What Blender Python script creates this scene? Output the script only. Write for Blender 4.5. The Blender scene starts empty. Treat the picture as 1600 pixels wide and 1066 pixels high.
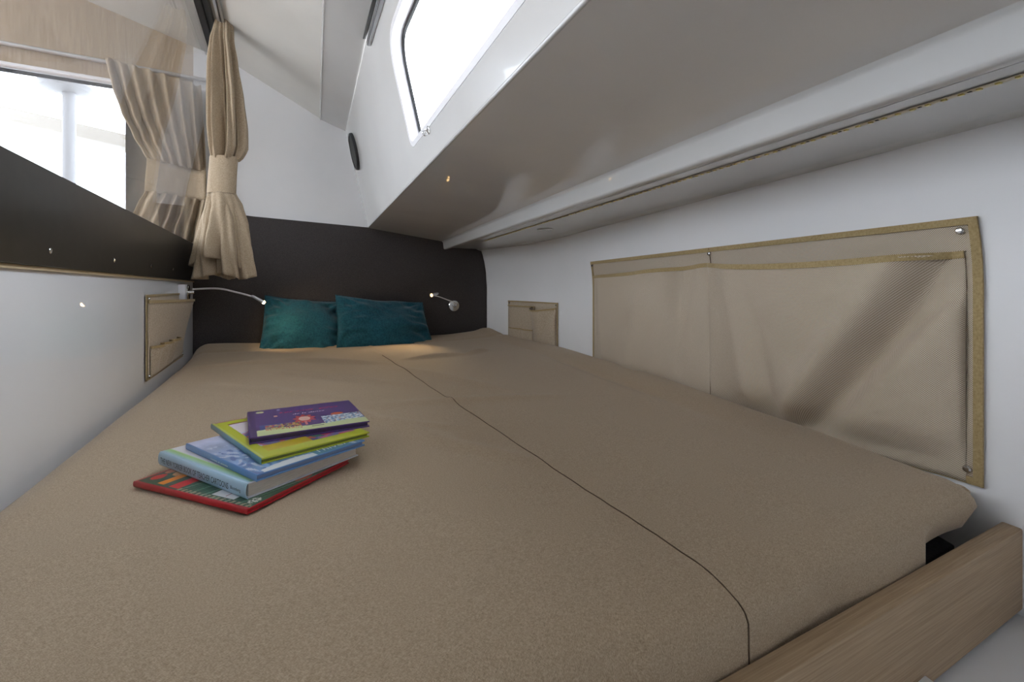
import bpy, bmesh, math, random
from mathutils import Vector, noise, Matrix
random.seed(7)
S = bpy.context.scene
C = S.collection

# ------------------------------------------------------------------ camera, world, light, exposure
F = 728.0; CX = 800.0; HY = 450.0; EYE = 0.90
cam = bpy.data.cameras.new('camera'); co = bpy.data.objects.new('camera', cam); C.objects.link(co)
co.location = (0, 0, EYE); co.rotation_euler = (math.radians(90), 0, 0)
cam.sensor_width = 36; cam.lens = F/1600*36; cam.shift_y = -(533-HY)/1600; cam.clip_start = 0.01
S.camera = co
w = bpy.data.worlds.new('World'); S.world = w; w.use_nodes = True
bg = w.node_tree.nodes['Background']; bg.inputs[0].default_value = (0.92, 0.955, 1.0, 1); bg.inputs[1].default_value = 5.5
S.view_settings.view_transform = 'Standard'; S.view_settings.look = 'None'
S.view_settings.exposure = 0.53; S.view_settings.gamma = 1; S.view_settings.use_curve_mapping = False

def area(name, loc, rot, sx, sy, power, color=(1, 1, 1), portal=False):
    l = bpy.data.lights.new(name, 'AREA'); l.shape = 'RECTANGLE'; l.size = sx; l.size_y = sy
    l.energy = power; l.color = color
    o = bpy.data.objects.new(name, l); o.location = loc; o.rotation_euler = rot; C.objects.link(o)
    if portal: l.cycles.is_portal = True
    return o

# added fill light behind the camera, stands for no known lamp
area('rear_fill', (0.55, -1.0, 1.50), (math.radians(75), 0, math.radians(14)), 0.5, 0.5, 0.4, (1, .97, .93))

# ------------------------------------------------------------------ helpers
def ray(px, py):
    return Vector(((px-CX)/F, 1.0, -(py-HY)/F))
EYEV = Vector((0, 0, EYE))
def P(px, py, d): return EYEV + ray(px, py)*d
def hit(px, py, p0, n):
    r = ray(px, py); t = (p0-EYEV).dot(n)/r.dot(n); return EYEV + r*t

HC = Vector((-1.573, 2.30, 0)); HD = Vector((1.397, .75, 0)).normalized(); HN = Vector((HD.y, -HD.x, 0))
def hb(u, z, off=0): v = HC + HD*u + HN*off; v.z = z; return v
def hbhit(px, py, off=0): return hit(px, py, HC+HN*off, HN)
LD = Vector((.4945, -1, 0)).normalized(); LN = Vector((1, .4945, 0)).normalized()
def lw(t, z, off=0):      # left wall, t = metres of depth from the corner
    v = Vector((HC.x+.4945*t, HC.y-t, 0)) + LN*off; v.z = z; return v
def lwhit(px, py, off=0): return hit(px, py, HC+LN*off, LN)
def rwx(d, z=.6):
    x = .98-.31*d
    if d > 2.2: x -= .291*(d-2.2)**2
    if z > .9: x -= .8*(z-.9)**2
    return x
def rw(d, z, off=0):      # right (hull side) wall; off = metres off the wall into the room
    e = .01
    tx = (rwx(d+e, z)-rwx(d-e, z))/(2*e)
    n = Vector((-1, tx, 0)).normalized()
    return Vector((rwx(d, z), d, z)) + n*off
def rwhit(px, py):
    lo, hi = .2, 3.3; k = (px-CX)/F
    z = .9
    for _ in range(3):
        lo, hi = .2, 3.3
        for i in range(40):
            m = (lo+hi)/2
            if rwx(m, z) - k*m > 0: lo = m
            else: hi = m
        z = EYE-(py-HY)/F*m
    return m, z

def setp(o, label=None, cat=None, group=None, kind=None):
    if label: o['label'] = label
    if cat: o['category'] = cat
    if group: o['group'] = group
    if kind: o['kind'] = kind
    return o
def empty(name, loc, label, cat, group=None):
    o = bpy.data.objects.new(name, None); C.objects.link(o); o.location = loc; o.empty_display_size = .05
    return setp(o, label, cat, group)
def mk(name, verts, faces, mat, parent=None, smooth=True, angle=None, uvs=None):
    me = bpy.data.meshes.new(name); me.from_pydata([tuple(v) for v in verts], [], faces); me.update()
    if uvs:
        l = me.uv_layers.new(name='UVMap')
        for lp in me.loops: l.data[lp.index].uv = uvs[lp.vertex_index]
    mats = mat if isinstance(mat, list) else [mat]
    for m in mats: me.materials.append(m)
    if smooth:
        me.shade_smooth()
        if angle: me.set_sharp_from_angle(angle=math.radians(angle))
    o = bpy.data.objects.new(name, me); C.objects.link(o)
    if parent is not None:
        o.parent = parent
        me.transform(Matrix.Translation(-Vector(parent.location)))
    return o
def bmo(name, bm, mat, parent=None, angle=35):
    bmesh.ops.recalc_face_normals(bm, faces=bm.faces)
    me = bpy.data.meshes.new(name); bm.to_mesh(me); bm.free()
    me.materials.append(mat); me.shade_smooth(); me.set_sharp_from_angle(angle=math.radians(angle))
    o = bpy.data.objects.new(name, me); C.objects.link(o)
    if parent is not None:
        o.parent = parent; me.transform(Matrix.Translation(-Vector(parent.location)))
    return o
def solid(o, th, off=-1):
    m = o.modifiers.new('solid', 'SOLIDIFY'); m.thickness = th; m.offset = off; return o
def bevel(o, wd, seg=2):
    m = o.modifiers.new('bevel', 'BEVEL'); m.width = wd; m.segments = seg; m.limit_method = 'ANGLE'; return o
def prism(name, pts, vec, mat, parent=None, bev=0, smooth=True):
    n = len(pts); vec = Vector(vec)
    vs = [Vector(p) for p in pts]+[Vector(p)+vec for p in pts]
    fs = [tuple(range(n)), tuple(range(2*n-1, n-1, -1))]+[(i, i+n, (i+1) % n+n, (i+1) % n) for i in range(n)]
    bm = bmesh.new(); bv = [bm.verts.new(v) for v in vs]
    for f in fs: bm.faces.new([bv[i] for i in f])
    bmesh.ops.recalc_face_normals(bm, faces=bm.faces)
    if bev: bmesh.ops.bevel(bm, geom=list(bm.edges), offset=bev, segments=2, affect='EDGES', profile=.6)
    return bmo(name, bm, mat, parent)
def boxf(name, o0, ax, ay, az, mat, parent=None, bev=0):   # box from corner + three edge vectors
    o0 = Vector(o0); ax = Vector(ax); ay = Vector(ay)
    return prism(name, [o0, o0+ax, o0+ax+ay, o0+ay], az, mat, parent, bev)
def frame(t):
    t = t.normalized(); a = Vector((0, 0, 1)) if abs(t.z) < .9 else Vector((1, 0, 0))
    u = t.cross(a).normalized(); return u, t.cross(u).normalized()
def tube(name, pts, r, mat, parent=None, seg=10, closed=False, rs=None):
    pts = [Vector(p) for p in pts]; n = len(pts); vs = []; fs = []
    for i, p in enumerate(pts):
        if closed: t = pts[(i+1) % n]-pts[i-1]
        else: t = pts[min(i+1, n-1)]-pts[max(i-1, 0)]
        u, v = frame(t); rr = rs[i] if rs else r
        for k in range(seg):
            a = 2*math.pi*k/seg; vs.append(p+u*math.cos(a)*rr+v*math.sin(a)*rr)
    m = n if closed else n-1
    for i in range(m):
        for k in range(seg):
            a = i*seg+k; b = i*seg+(k+1) % seg; c = ((i+1) % n)*seg+(k+1) % seg; d = ((i+1) % n)*seg+k
            fs.append((a, d, c, b))
    if not closed:
        fs.append(tuple(range(seg))); fs.append(tuple(range((n-1)*seg+seg-1, (n-1)*seg-1, -1)))
    return mk(name, vs, fs, mat, parent, True, 50)
def lathe(name, c, axis, prof, mat, parent=None, seg=32):   # prof = [(radius, height)]
    c = Vector(c); axis = Vector(axis).normalized(); u, v = frame(axis); vs = []; fs = []
    for r, h in prof:
        for k in range(seg):
            a = 2*math.pi*k/seg; vs.append(c+axis*h+(u*math.cos(a)+v*math.sin(a))*max(r, 1e-5))
    for i in range(len(prof)-1):
        for k in range(seg):
            a = i*seg+k; b = i*seg+(k+1) % seg; fs.append((a, b, b+seg, a+seg))
    fs.append(tuple(range(seg-1, -1, -1))); L = (len(prof)-1)*seg; fs.append(tuple(range(L, L+seg)))
    o = mk(name, vs, fs, mat, parent, True, 35)
    return o
def gridf(name, fn, nu, nv, mat, parent=None, uvfn=None, angle=None, closed_u=False):
    vs = []; uv = []
    for j in range(nv+1):
        for i in range(nu+(0 if closed_u else 1)):
            vs.append(fn(i/nu, j/nv))
            uv.append(uvfn(i/nu, j/nv) if uvfn else (i/nu, j/nv))
    W = nu+(0 if closed_u else 1); fs = []
    for j in range(nv):
        for i in range(nu):
            i2 = (i+1) % W
            fs.append((j*W+i, j*W+i2, (j+1)*W+i2, (j+1)*W+i))
    return mk(name, vs, fs, mat, parent, True, angle, uv)
def interp(tab, x):
    if x <= tab[0][0]: return tab[0][1:] if len(tab[0]) > 2 else tab[0][1]
    for a, b in zip(tab, tab[1:]):
        if x <= b[0]:
            f = (x-a[0])/(b[0]-a[0]); f = f*f*(3-2*f)*.5+f*.5
            r = [p+(q-p)*f for p, q in zip(a[1:], b[1:])]
            return r if len(r) > 1 else r[0]
    return tab[-1][1:] if len(tab[-1]) > 2 else tab[-1][1]
def sst(a, b, x):
    t = max(0, min(1, (x-a)/(b-a))); return t*t*(3-2*t)

# ------------------------------------------------------------------ materials
def srgb(r, g, b):
    f = lambda c: (c/255/12.92) if c/255 <= .04045 else ((c/255+.055)/1.055)**2.4
    return (f(r), f(g), f(b), 1)
class M_:
    def __init__(s, name, col=(.8, .8, .8, 1), rough=.5, metal=0, spec=.5, coat=0, coatr=.05, sheen=0, emit=None, es=0):
        s.m = bpy.data.materials.new(name); s.m.use_nodes = True; s.t = s.m.node_tree; s.n = s.t.nodes
        s.b = s.n['Principled BSDF']; b = s.b.inputs
        b['Base Color'].default_value = col; b['Roughness'].default_value = rough; b['Metallic'].default_value = metal
        b['Specular IOR Level'].default_value = spec; b['Coat Weight'].default_value = coat
        b['Coat Roughness'].default_value = coatr; b['Sheen Weight'].default_value = sheen
        if emit: b['Emission Color'].default_value = emit; b['Emission Strength'].default_value = es
    def node(s, ty, **k):
        n = s.n.new(ty)
        for a, v in k.items():
            if a in n.inputs: n.inputs[a].default_value = v
            else: setattr(n, a, v)
        return n
    def link(s, a, b): s.t.links.new(a, b)
def noise_tint(M, c1, c2, scale, detail=3, coord='Object', stretch=None, bump=0, bscale=None, dist=.002):
    tc = M.node('ShaderNodeTexCoord'); src = tc.outputs[coord]
    if stretch:
        mp = M.node('ShaderNodeMapping'); mp.inputs['Scale'].default_value = stretch; M.link(src, mp.inputs[0]); src = mp.outputs[0]
    nz = M.node('ShaderNodeTexNoise'); nz.inputs['Scale'].default_value = scale; nz.inputs['Detail'].default_value = detail
    M.link(src, nz.inputs['Vector'])
    mx = M.node('ShaderNodeMix', data_type='RGBA'); mx.inputs[6].default_value = c1; mx.inputs[7].default_value = c2
    rr = M.node('ShaderNodeMapRange'); rr.inputs[1].default_value = .3; rr.inputs[2].default_value = .7
    M.link(nz.outputs[0], rr.inputs[0]); M.link(rr.outputs[0], mx.inputs[0]); M.link(mx.outputs[2], M.b.inputs['Base Color'])
    if bump:
        bp = M.node('ShaderNodeBump'); bp.inputs['Strength'].default_value = bump; bp.inputs['Distance'].default_value = dist
        M.link(nz.outputs[0], bp.inputs['Height']); M.link(bp.outputs[0], M.b.inputs['Normal'])
    return M
def fabric(name, c1, c2, coord='Object', freq=900, rough=.85, sheen=.15, bump=.25, rot=0.0, blot=.05):
    """woven linen: two crossed thread directions with irregular slubs"""
    M = M_(name, c1, rough, sheen=sheen, spec=.2)
    tc = M.node('ShaderNodeTexCoord')
    mp0 = M.node('ShaderNodeMapping'); mp0.inputs['Rotation'].default_value = (0, 0, rot); M.link(tc.outputs[coord], mp0.inputs[0])
    ns = []
    for s in ((1, .3, .5), (.3, 1, .5)):
        mp = M.node('ShaderNodeMapping'); mp.inputs['Scale'].default_value = s; M.link(mp0.outputs[0], mp.inputs[0])
        nz = M.node('ShaderNodeTexNoise'); nz.inputs['Scale'].default_value = freq; nz.inputs['Detail'].default_value = 2
        M.link(mp.outputs[0], nz.inputs['Vector']); ns.append(nz)
    ad = M.node('ShaderNodeMath', operation='ADD'); M.link(ns[0].outputs[0], ad.inputs[0]); M.link(ns[1].outputs[0], ad.inputs[1])
    rr = M.node('ShaderNodeMapRange'); rr.inputs[1].default_value = .72; rr.inputs[2].default_value = 1.28
    M.link(ad.outputs[0], rr.inputs[0])
    mx = M.node('ShaderNodeMix', data_type='RGBA'); mx.inputs[6].default_value = c2; mx.inputs[7].default_value = c1
    M.link(rr.outputs[0], mx.inputs[0]); M.link(mx.outputs[2], M.b.inputs['Base Color'])
    bp = M.node('ShaderNodeBump'); bp.inputs['Strength'].default_value = bump; bp.inputs['Distance'].default_value = .001
    M.link(ad.outputs[0], bp.inputs['Height']); M.link(bp.outputs[0], M.b.inputs['Normal'])
    return M.m
def mesh_cloth(name, hi, lo, pitch=.0033):
    """open plastic-coated mesh seen on the wall pockets, UV in metres"""
    M = M_(name, hi, .6, spec=.35)
    tc = M.node('ShaderNodeTexCoord'); sp = M.node('ShaderNodeSeparateXYZ'); M.link(tc.outputs['UV'], sp.inputs[0])
    def m(op, a, b=None):
        n = M.node('ShaderNodeMath', operation=op)
        for i, x in enumerate((a, b)):
            if x is None: continue
            if isinstance(x, (int, float)): n.inputs[i].default_value = x
            else: M.link(x, n.inputs[i])
        return n.outputs[0]
    k = 2*math.pi/pitch
    sx = m('SINE', m('MULTIPLY', sp.outputs[0], k)); sy = m('SINE', m('MULTIPLY', sp.outputs[1], k))
    pr = m('MULTIPLY', sx, sy)
    rr = M.node('ShaderNodeMapRange'); rr.inputs[1].default_value = -.3; rr.inputs[2].default_value = .45; M.link(pr, rr.inputs[0])
    mx = M.node('ShaderNodeMix', data_type='RGBA'); mx.inputs[6].default_value = lo; mx.inputs[7].default_value = hi
    M.link(rr.outputs[0], mx.inputs[0]); M.link(mx.outputs[2], M.b.inputs['Base Color'])
    bp = M.node('ShaderNodeBump'); bp.inputs['Strength'].default_value = .3; bp.inputs['Distance'].default_value = .001
    M.link(pr, bp.inputs['Height']); M.link(bp.outputs[0], M.b.inputs['Normal'])
    return M.m
def glass(name, tint=(1, 1, 1, 1), haze=0.0, ior=1.5):
    m = bpy.data.materials.new(name); m.use_nodes = True; t = m.node_tree; t.nodes.clear()
    out = t.nodes.new('ShaderNodeOutputMaterial'); tr = t.nodes.new('ShaderNodeBsdfTransparent'); tr.inputs[0].default_value = tint
    gl = t.nodes.new('ShaderNodeBsdfGlossy'); gl.inputs['Roughness'].default_value = .02
    fr = t.nodes.new('ShaderNodeFresnel'); fr.inputs[0].default_value = ior
    geo = t.nodes.new('ShaderNodeNewGeometry'); mr = t.nodes.new('ShaderNodeMapRange')   # same reflectance entering and leaving the sheet
    mr.inputs[3].default_value = ior; mr.inputs[4].default_value = 1/ior
    t.links.new(geo.outputs['Backfacing'], mr.inputs[0]); t.links.new(mr.outputs[0], fr.inputs[0])
    mx = t.nodes.new('ShaderNodeMixShader'); t.links.new(fr.outputs[0], mx.inputs[0]); t.links.new(tr.outputs[0], mx.inputs[1]); t.links.new(gl.outputs[0], mx.inputs[2])
    last = mx.outputs[0]
    if haze:
        df = t.nodes.new('ShaderNodeBsdfDiffuse'); df.inputs[0].default_value = (.9, .9, .92, 1)
        m2 = t.nodes.new('ShaderNodeMixShader'); m2.inputs[0].default_value = haze
        t.links.new(last, m2.inputs[1]); t.links.new(df.outputs[0], m2.inputs[2]); last = m2.outputs[0]
    t.links.new(last, out.inputs[0]); return m

gelcoat = noise_tint(M_('white_gelcoat', rough=.22, coat=.5, coatr=.03), srgb(200, 200, 199), srgb(206, 206, 205), 3).m
soffitm = noise_tint(M_('soffit_gelcoat', rough=.16, coat=.6, coatr=.02), srgb(214, 210, 206), srgb(220, 216, 212), 3).m
wallwhite = noise_tint(M_('white_wall_liner', rough=.42, coat=.12, coatr=.1), srgb(228, 229, 231), srgb(233, 233, 235), 4, bump=.03).m
wallleft = noise_tint(M_('glossy_white_panel', rough=.35, coat=.8, coatr=.015), srgb(226, 228, 233), srgb(230, 232, 236), 4).m
ceilm = noise_tint(M_('ceiling_liner', rough=.4, coat=.1, coatr=.1), srgb(204, 203, 198), srgb(210, 209, 204), 4).m
blackp = noise_tint(M_('black_acrylic', rough=.4, spec=.22, coat=.08, coatr=.12), srgb(36, 35, 34), srgb(44, 42, 40), 30).m
headm = fabric('charcoal_upholstery', srgb(78, 74, 74), srgb(57, 54, 55), freq=520, bump=.5, sheen=.1)
linen = fabric('beige_linen', srgb(187, 168, 144), srgb(148, 130, 107), freq=1300, bump=.3, rot=.46)
linenc = fabric('curtain_linen', srgb(186, 169, 146), srgb(154, 137, 114), freq=600, bump=.2)
tealm = fabric('teal_velvet', srgb(34, 96, 114), srgb(21, 72, 91), freq=200, bump=.15, sheen=.25)
meshm = mesh_cloth('pocket_mesh', srgb(216, 204, 187), srgb(150, 134, 114))
meshs = fabric('pocket_mesh_small', srgb(194, 180, 160), srgb(160, 144, 124), freq=500, coord='Object')
pipem = fabric('khaki_binding', srgb(172, 152, 112), srgb(148, 128, 90), freq=500)
thread = M_('brown_thread', srgb(92, 76, 60), .9).m
chrome = M_('chrome', srgb(205, 205, 205), .12, 1).m
alu = M_('brushed_aluminium', srgb(205, 207, 212), .28, .85).m
silver = M_('satin_silver', srgb(246, 246, 248), .3, 0).m
warm2 = M_('warm_bulb_bright', (1, .8, .5, 1), .5, emit=(1, .70, .34, 1), es=16).m
darkmetal = M_('dark_aluminium', srgb(66, 68, 70), .35, .6).m
rubber = M_('black_rubber', srgb(24, 24, 28), .5).m
plastic = M_('white_plastic', srgb(232, 232, 236), .3, coat=.3).m
blackmesh = noise_tint(M_('black_spacer_mesh', rough=.9), srgb(10, 10, 11), srgb(34, 34, 36), 260, bump=.6).m
warm = M_('warm_bulb', (1, .8, .5, 1), .5, emit=(1, .62, .24, 1), es=4).m
led = M_('led_chip', srgb(214, 196, 120), .4).m
ledtape = M_('led_tape', srgb(206, 194, 168), .5).m
ledpart = M_('led_resistor', srgb(60, 60, 58), .5).m
glassc = glass('cabin_glass', (.97, .975, .98, 1), .03, 1.22)
glassw = glass('window_glass', (.95, .97, 1, 1), .0, 1.4)
def wood(name, a, b, stretch, scale, rough=.5):
    M = M_(name, a, rough, spec=.3)
    return noise_tint(M, a, b, scale, 4, stretch=stretch, bump=.12).m
woodv = wood('light_oak_veneer', srgb(178, 158, 134), srgb(154, 134, 110), (14, 14, .55), 14)
woodb = wood('oak_board', srgb(182, 158, 128), srgb(154, 130, 102), (.8, 40, 52), 14)   # object local x = grain
deckm = M_('white_deck', srgb(235, 235, 232), .6).m
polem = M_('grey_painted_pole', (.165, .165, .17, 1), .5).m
beige = M_('beige_coaming', (.175, .155, .128, 1), .6).m

# ------------------------------------------------------------------ structure
D0 = -1.3
class Line:
    def __init__(s, p, k): s.p = Vector(p); s.k = k
    def at(s, d, dz=0, dx=0): return Vector((s.p.x+s.k*(s.p.y-d)+dx, d, s.p.z+dz))
def hbline(px, py, k):      # a lengthwise edge that starts on the bulkhead behind pixel
    return Line(hbhit(px, py), k)
L_c = hbline(500, 185, .42); L_a = hbline(540, 205, .44); L_e = hbline(575, 357, .433)
L_ct = hbline(690, 378, .392); L_cb = hbline(693, 390, .392)
gt = hb(.087, 2.09); gt.z = 2.09
L_g = Line(gt, .4945)

def ruled(name, la, lb, mat, n=12, th=.02, flip=False, extra=.03):
    vs = []; fs = []
    for i in range(n+1):
        f = i/n
        vs.append(la.at(la.p.y+extra+(D0-la.p.y-extra)*f)); vs.append(lb.at(lb.p.y+extra+(D0-lb.p.y-extra)*f))
    for i in range(n):
        q = (2*i, 2*i+1, 2*i+3, 2*i+2); fs.append(q[::-1] if flip else q)
    o = mk(name, vs, fs, mat, None, False); setp(o, kind='structure')
    if th: solid(o, th)
    return o

# floor
o = mk('floor', [(-4.5, D0, 0), (1.6, D0, 0), (1.6, 4.2, 0), (-4.5, 4.2, 0)], [(0, 1, 2, 3)], wood('floor_wood', srgb(150, 120, 90), srgb(120, 96, 70), (2, 20, 1), 6), None, False)
setp(o, kind='structure')

# left wall: white panel from floor to black border
o = prism('wall_left', [lw(-.05, 0), lw(3.62, 0), lw(3.62, .945), lw(-.05, .935)], LN*-.03, wallleft); setp(o, kind='structure')
# black border under the glass with screws
win1 = empty('window_1', lw(1.0, 1.0), None, None); setp(win1, kind='structure')
win1['label'] = 'long glass partition with black lower border and dark top bar on the left side'
b = prism('black_border', [lw(-.02, .933, -.02), lw(3.6, .946, -.02), lw(3.6, 1.1155, -.02), lw(-.02, 1.1115, -.02)], LN*.034, blackp, win1, .0015)
b['label'] = 'black acrylic lower border of the glass'
prism('seal_bead', [lw(0, .927, .002), lw(3.6, .937, .002), lw(3.6, .9455, .002), lw(0, .9325, .002)], LN*.005, M_('sealant', srgb(190, 172, 140), .6).m, win1)
for px, py in ((78, 392), (178, 407), (236, 416), (270, 421)):
    c = lwhit(px, py, .0145)
    lathe('screw', c, LN, [(.0055, 0), (.0055, .0008), (.004, .002), (.0015, .0014), (.0008, .0010)], chrome, win1, 14)
def gl(t, f, off=0):
    a = lw(t, 1.112, .0); bb = L_g.at(HC.y-t); bb = Vector(bb); v = a.lerp(Vector((lw(t, 2.09, .087))), f); return v+LN*off
vs = [gl(0, 0), gl(3.6, 0), gl(3.6, 1), gl(0, 1)]
prism('glass_pane', vs, LN*-.006, glassc, win1)
# dark top bar of the glass
prism('top_bar', [lw(.06, 2.03, .08), lw(.06, 2.03, .105), lw(.06, 2.12, .115), lw(.06, 2.12, .07)], LD*3.9, rubber, win1)
prism('top_bar_cover', [lw(.06, 2.045, .105), lw(.06, 2.045, .125), lw(.06, 2.12, .135), lw(.06, 2.12, .105)], LD*3.9, darkmetal, win1)

# front bulkhead : white cabin part
def slab(name, pts, mat, th=.03, kind='structure'):
    o = prism(name, pts, -HN*th, mat); setp(o, kind=kind); return o
slab('wall_front', [hb(-.0, .0), hb(1.62, 0), hb(1.62, 1.30), hb(.95, 1.45), hb(.9, 2.3), hb(-.0, 2.3)], wallwhite)
# saloon side, light oak, with a window opening
zt = 1.866; xr = hbhit(196, 200); ur = (xr-HC).dot(HD)
slab('wall_front_saloon', [hb(0, 0), hb(0, 2.4), hb(ur, 2.4), hb(ur, 0)][::-1], woodv)
slab('wall_front_saloon_upper', [hb(-3, zt), hb(-3, 2.9), hb(ur+.001, 2.9), hb(ur+.001, zt)][::-1], woodv)
slab('wall_front_saloon_lower', [hb(-3, 0), hb(-3, .75), hb(ur+.001, .75), hb(ur+.001, 0)][::-1], woodv)
# window 2
win2 = empty('window_2', hb(-1, 1.3), None, None); setp(win2, kind='structure')
prism('pane', [hb(-3, .75, -.05), hb(-3, zt, -.05), hb(ur, zt, -.05), hb(ur, .75, -.05)], -HN*.006, glassw, win2)
prism('head_jamb', [hb(-3, zt-.002, .004), hb(ur, zt-.002, .004), hb(ur, zt-.002, -.05), hb(-3, zt-.002, -.05)], (0, 0, -.01), plastic, win2)
prism('gasket', [hb(-3, zt-.030, -.043), hb(ur, zt-.030, -.043), hb(ur, zt-.030, -.050), hb(-3, zt-.030, -.050)], (0, 0, .016), rubber, win2)
prism('side_frame', [hb(ur+.002, .75, .006), hb(ur-.004, .75, -.05), hb(ur+.09, .75, -.05), hb(ur+.09, .75, .006)], (0, 0, zt-.75-.17), darkmetal, win2)

# saloon ceiling and cabin ceiling
o = mk('ceiling_saloon', [hb(-3, 3.05, -.03), hb(.087, 2.115, -.03), L_g.at(D0, .02), L_g.at(D0, .98)-Vector((3, 0, 0))], [(0, 1, 2, 3)], ceilm, None, False)
solid(o, .02, 1); setp(o, kind='structure')
pa = hbhit(160, 0); pb = hbhit(290, 58)
# follow the slanted joint between oak and ceiling
sl = (pa.z-pb.z)/((pb-pa).length)
o.data.vertices[0].co.z = pb.z+sl*((pb-HC).dot(HD)+3); o.data.vertices[1].co.z = pb.z-.36*(.087-(pb-HC).dot(HD))
o.data.vertices[3].co.z = 2.11+sl*3
prism('trim_1', [hb(-3, pb.z+sl*((pb-HC).dot(HD)+3)-.004, .0), hb(.08, pb.z-.37*(.08-(pb-HC).dot(HD))-.004, .0), hb(.08, pb.z-.37*(.08-(pb-HC).dot(HD))-.016, .0), hb(-3, pb.z+sl*((pb-HC).dot(HD)+3)-.016, .0)], HN*.006, M_('cream_bead', srgb(214, 200, 178), .5).m)['kind'] = 'structure'
ruled('ceiling', L_g, L_c, ceilm)
st = Line(L_c.p+Vector((0, 0, -.006)), L_c.k)
ruled('ceiling_step', st, L_a, gelcoat)
ruled('trim_2', Line(L_c.p+Vector((-.004, 0, .006)), L_c.k), Line(L_c.p+Vector((.003, 0, -.010)), L_c.k), gelcoat, th=.006)

# coachroof side with the hatch window
A0 = L_a.p; E0 = L_e.p; E1 = L_e.at(.2)
AN = (E1-E0).cross(A0-E0).normalized()
if AN.dot(EYEV-E0) < 0: AN = -AN
ax = (E1-E0).normalized(); ay = AN.cross(ax)
if ay.z < 0: ay = -ay
def a2(p): q = p-E0; return (q.dot(ax), q.dot(ay))
def a3(s, t, off=0): return E0+ax*s+ay*t+AN*off
h1 = a2(hit(607, 62, E0, AN)); h1b = a2(hit(630, 0, E0, AN)); h2 = a2(hit(643, 224, E0, AN)); h2b = a2(hit(805, 0, E0, AN))
SN = 2.35
def ext(p, q, s): f = (s-p[0])/(q[0]-p[0]); return (s, p[1]+(q[1]-p[1])*f)
hatch = [h1, h2, ext(h2, h2b, SN), ext(h1, h1b, SN)]
def rounded(poly, r, n=6):
    out = []; m = len(poly)
    for i in range(m):
        p = Vector(poly[i]); a = Vector(poly[i-1]); b = Vector(poly[(i+1) % m])
        d1 = (a-p).normalized(); d2 = (b-p).normalized()
        rr = r[i] if isinstance(r, (list, tuple)) else r
        p1 = p+d1*rr; p2 = p+d2*rr
        for k in range(n+1):
            t = k/n; out.append(p1*(1-t)**2+p*2*t*(1-t)+p2*t*t)
    return out
def offset(poly, e):
    m = len(poly); out = []
    cx = sum(p[0] for p in poly)/m; cy = sum(p[1] for p in poly)/m
    for i in range(m):
        p = Vector(poly[i]); a = (p-Vector(poly[i-1])).normalized(); b = (Vector(poly[(i+1) % m])-p).normalized()
        n1 = Vector((a.y, -a.x)); n2 = Vector((b.y, -b.x))
        if n1.dot(p-Vector((cx, cy))) < 0: n1 = -n1
        if n2.dot(p-Vector((cx, cy))) < 0: n2 = -n2
        bi = (n1+n2); bi = bi/bi.length_squared*2
        out.append(p+bi*e)
    return out
RR = [.10, .03, .05, .05]
hole = rounded(hatch, RR)
smax = (D0-E0.y)/ax.y
outer = [a2(E0-ax*.02)] + [(smax, a2(L_e.at(D0))[1])] + [a2(L_a.at(D0)), a2(L_a.p)]
outer[0] = (-.02, 0); outer[3] = (outer[3][0]-.02, outer[3][1])
bm = bmesh.new()
ov = [bm.verts.new(a3(*p)) for p in outer]; hv = [bm.verts.new(a3(p[0], p[1])) for p in hole]
es = [bm.edges.new((ov[i], ov[(i+1) % 4])) for i in range(4)]+[bm.edges.new((hv[i], hv[(i+1) % len(hv)])) for i in range(len(hv))]
bmesh.ops.triangle_fill(bm, use_beauty=True, use_dissolve=False, edges=es)
me = bpy.data.meshes.new('wall_coachroof'); bm.to_mesh(me); bm.free(); me.materials.append(gelcoat)
for p in me.polygons:
    pass
o = bpy.data.objects.new('wall_coachroof', me); C.objects.link(o); setp(o, kind='structure')
def ringstrip(name, loops, mat, parent, closed=True):    # loops: list of lists of 3d points
    n = len(loops[0]); vs = [v for l in loops for v in l]; fs = []
    for k in range(len(loops)-1):
        for i in range(n):
            j = (i+1) % n; fs.append((k*n+i, k*n+j, (k+1)*n+j, (k+1)*n+i))
    return mk(name, vs, fs, mat, parent, True, 30)
win3 = empty('window_3', a3(1.2, .25), None, None); setp(win3, kind='structure')
def lp(e, off): return [a3(p[0], p[1], off) for p in offset(hole, e)]
ringstrip('hatch_frame', [lp(.0, -.03), lp(0, .0004), lp(.001, .0010), lp(.016, .0010), lp(.017, -.0005)], plastic, win3)
ringstrip('gasket', [lp(.002, -.030), lp(-.010, -.030), lp(-.011, -.036), lp(.002, -.036)], rubber, win3)
vs = [a3(p[0], p[1], -.034) for p in hole]
mk('pane', vs, [tuple(range(len(vs)))], glassw, win3, False)

# dark looking glossy soffit under the side deck, cornice and the groove behind it
L_n = Line(L_cb.p, L_cb.k)
ruled('ceiling_soffit', L_e, Line(L_ct.p, L_ct.k), soffitm)
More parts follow.
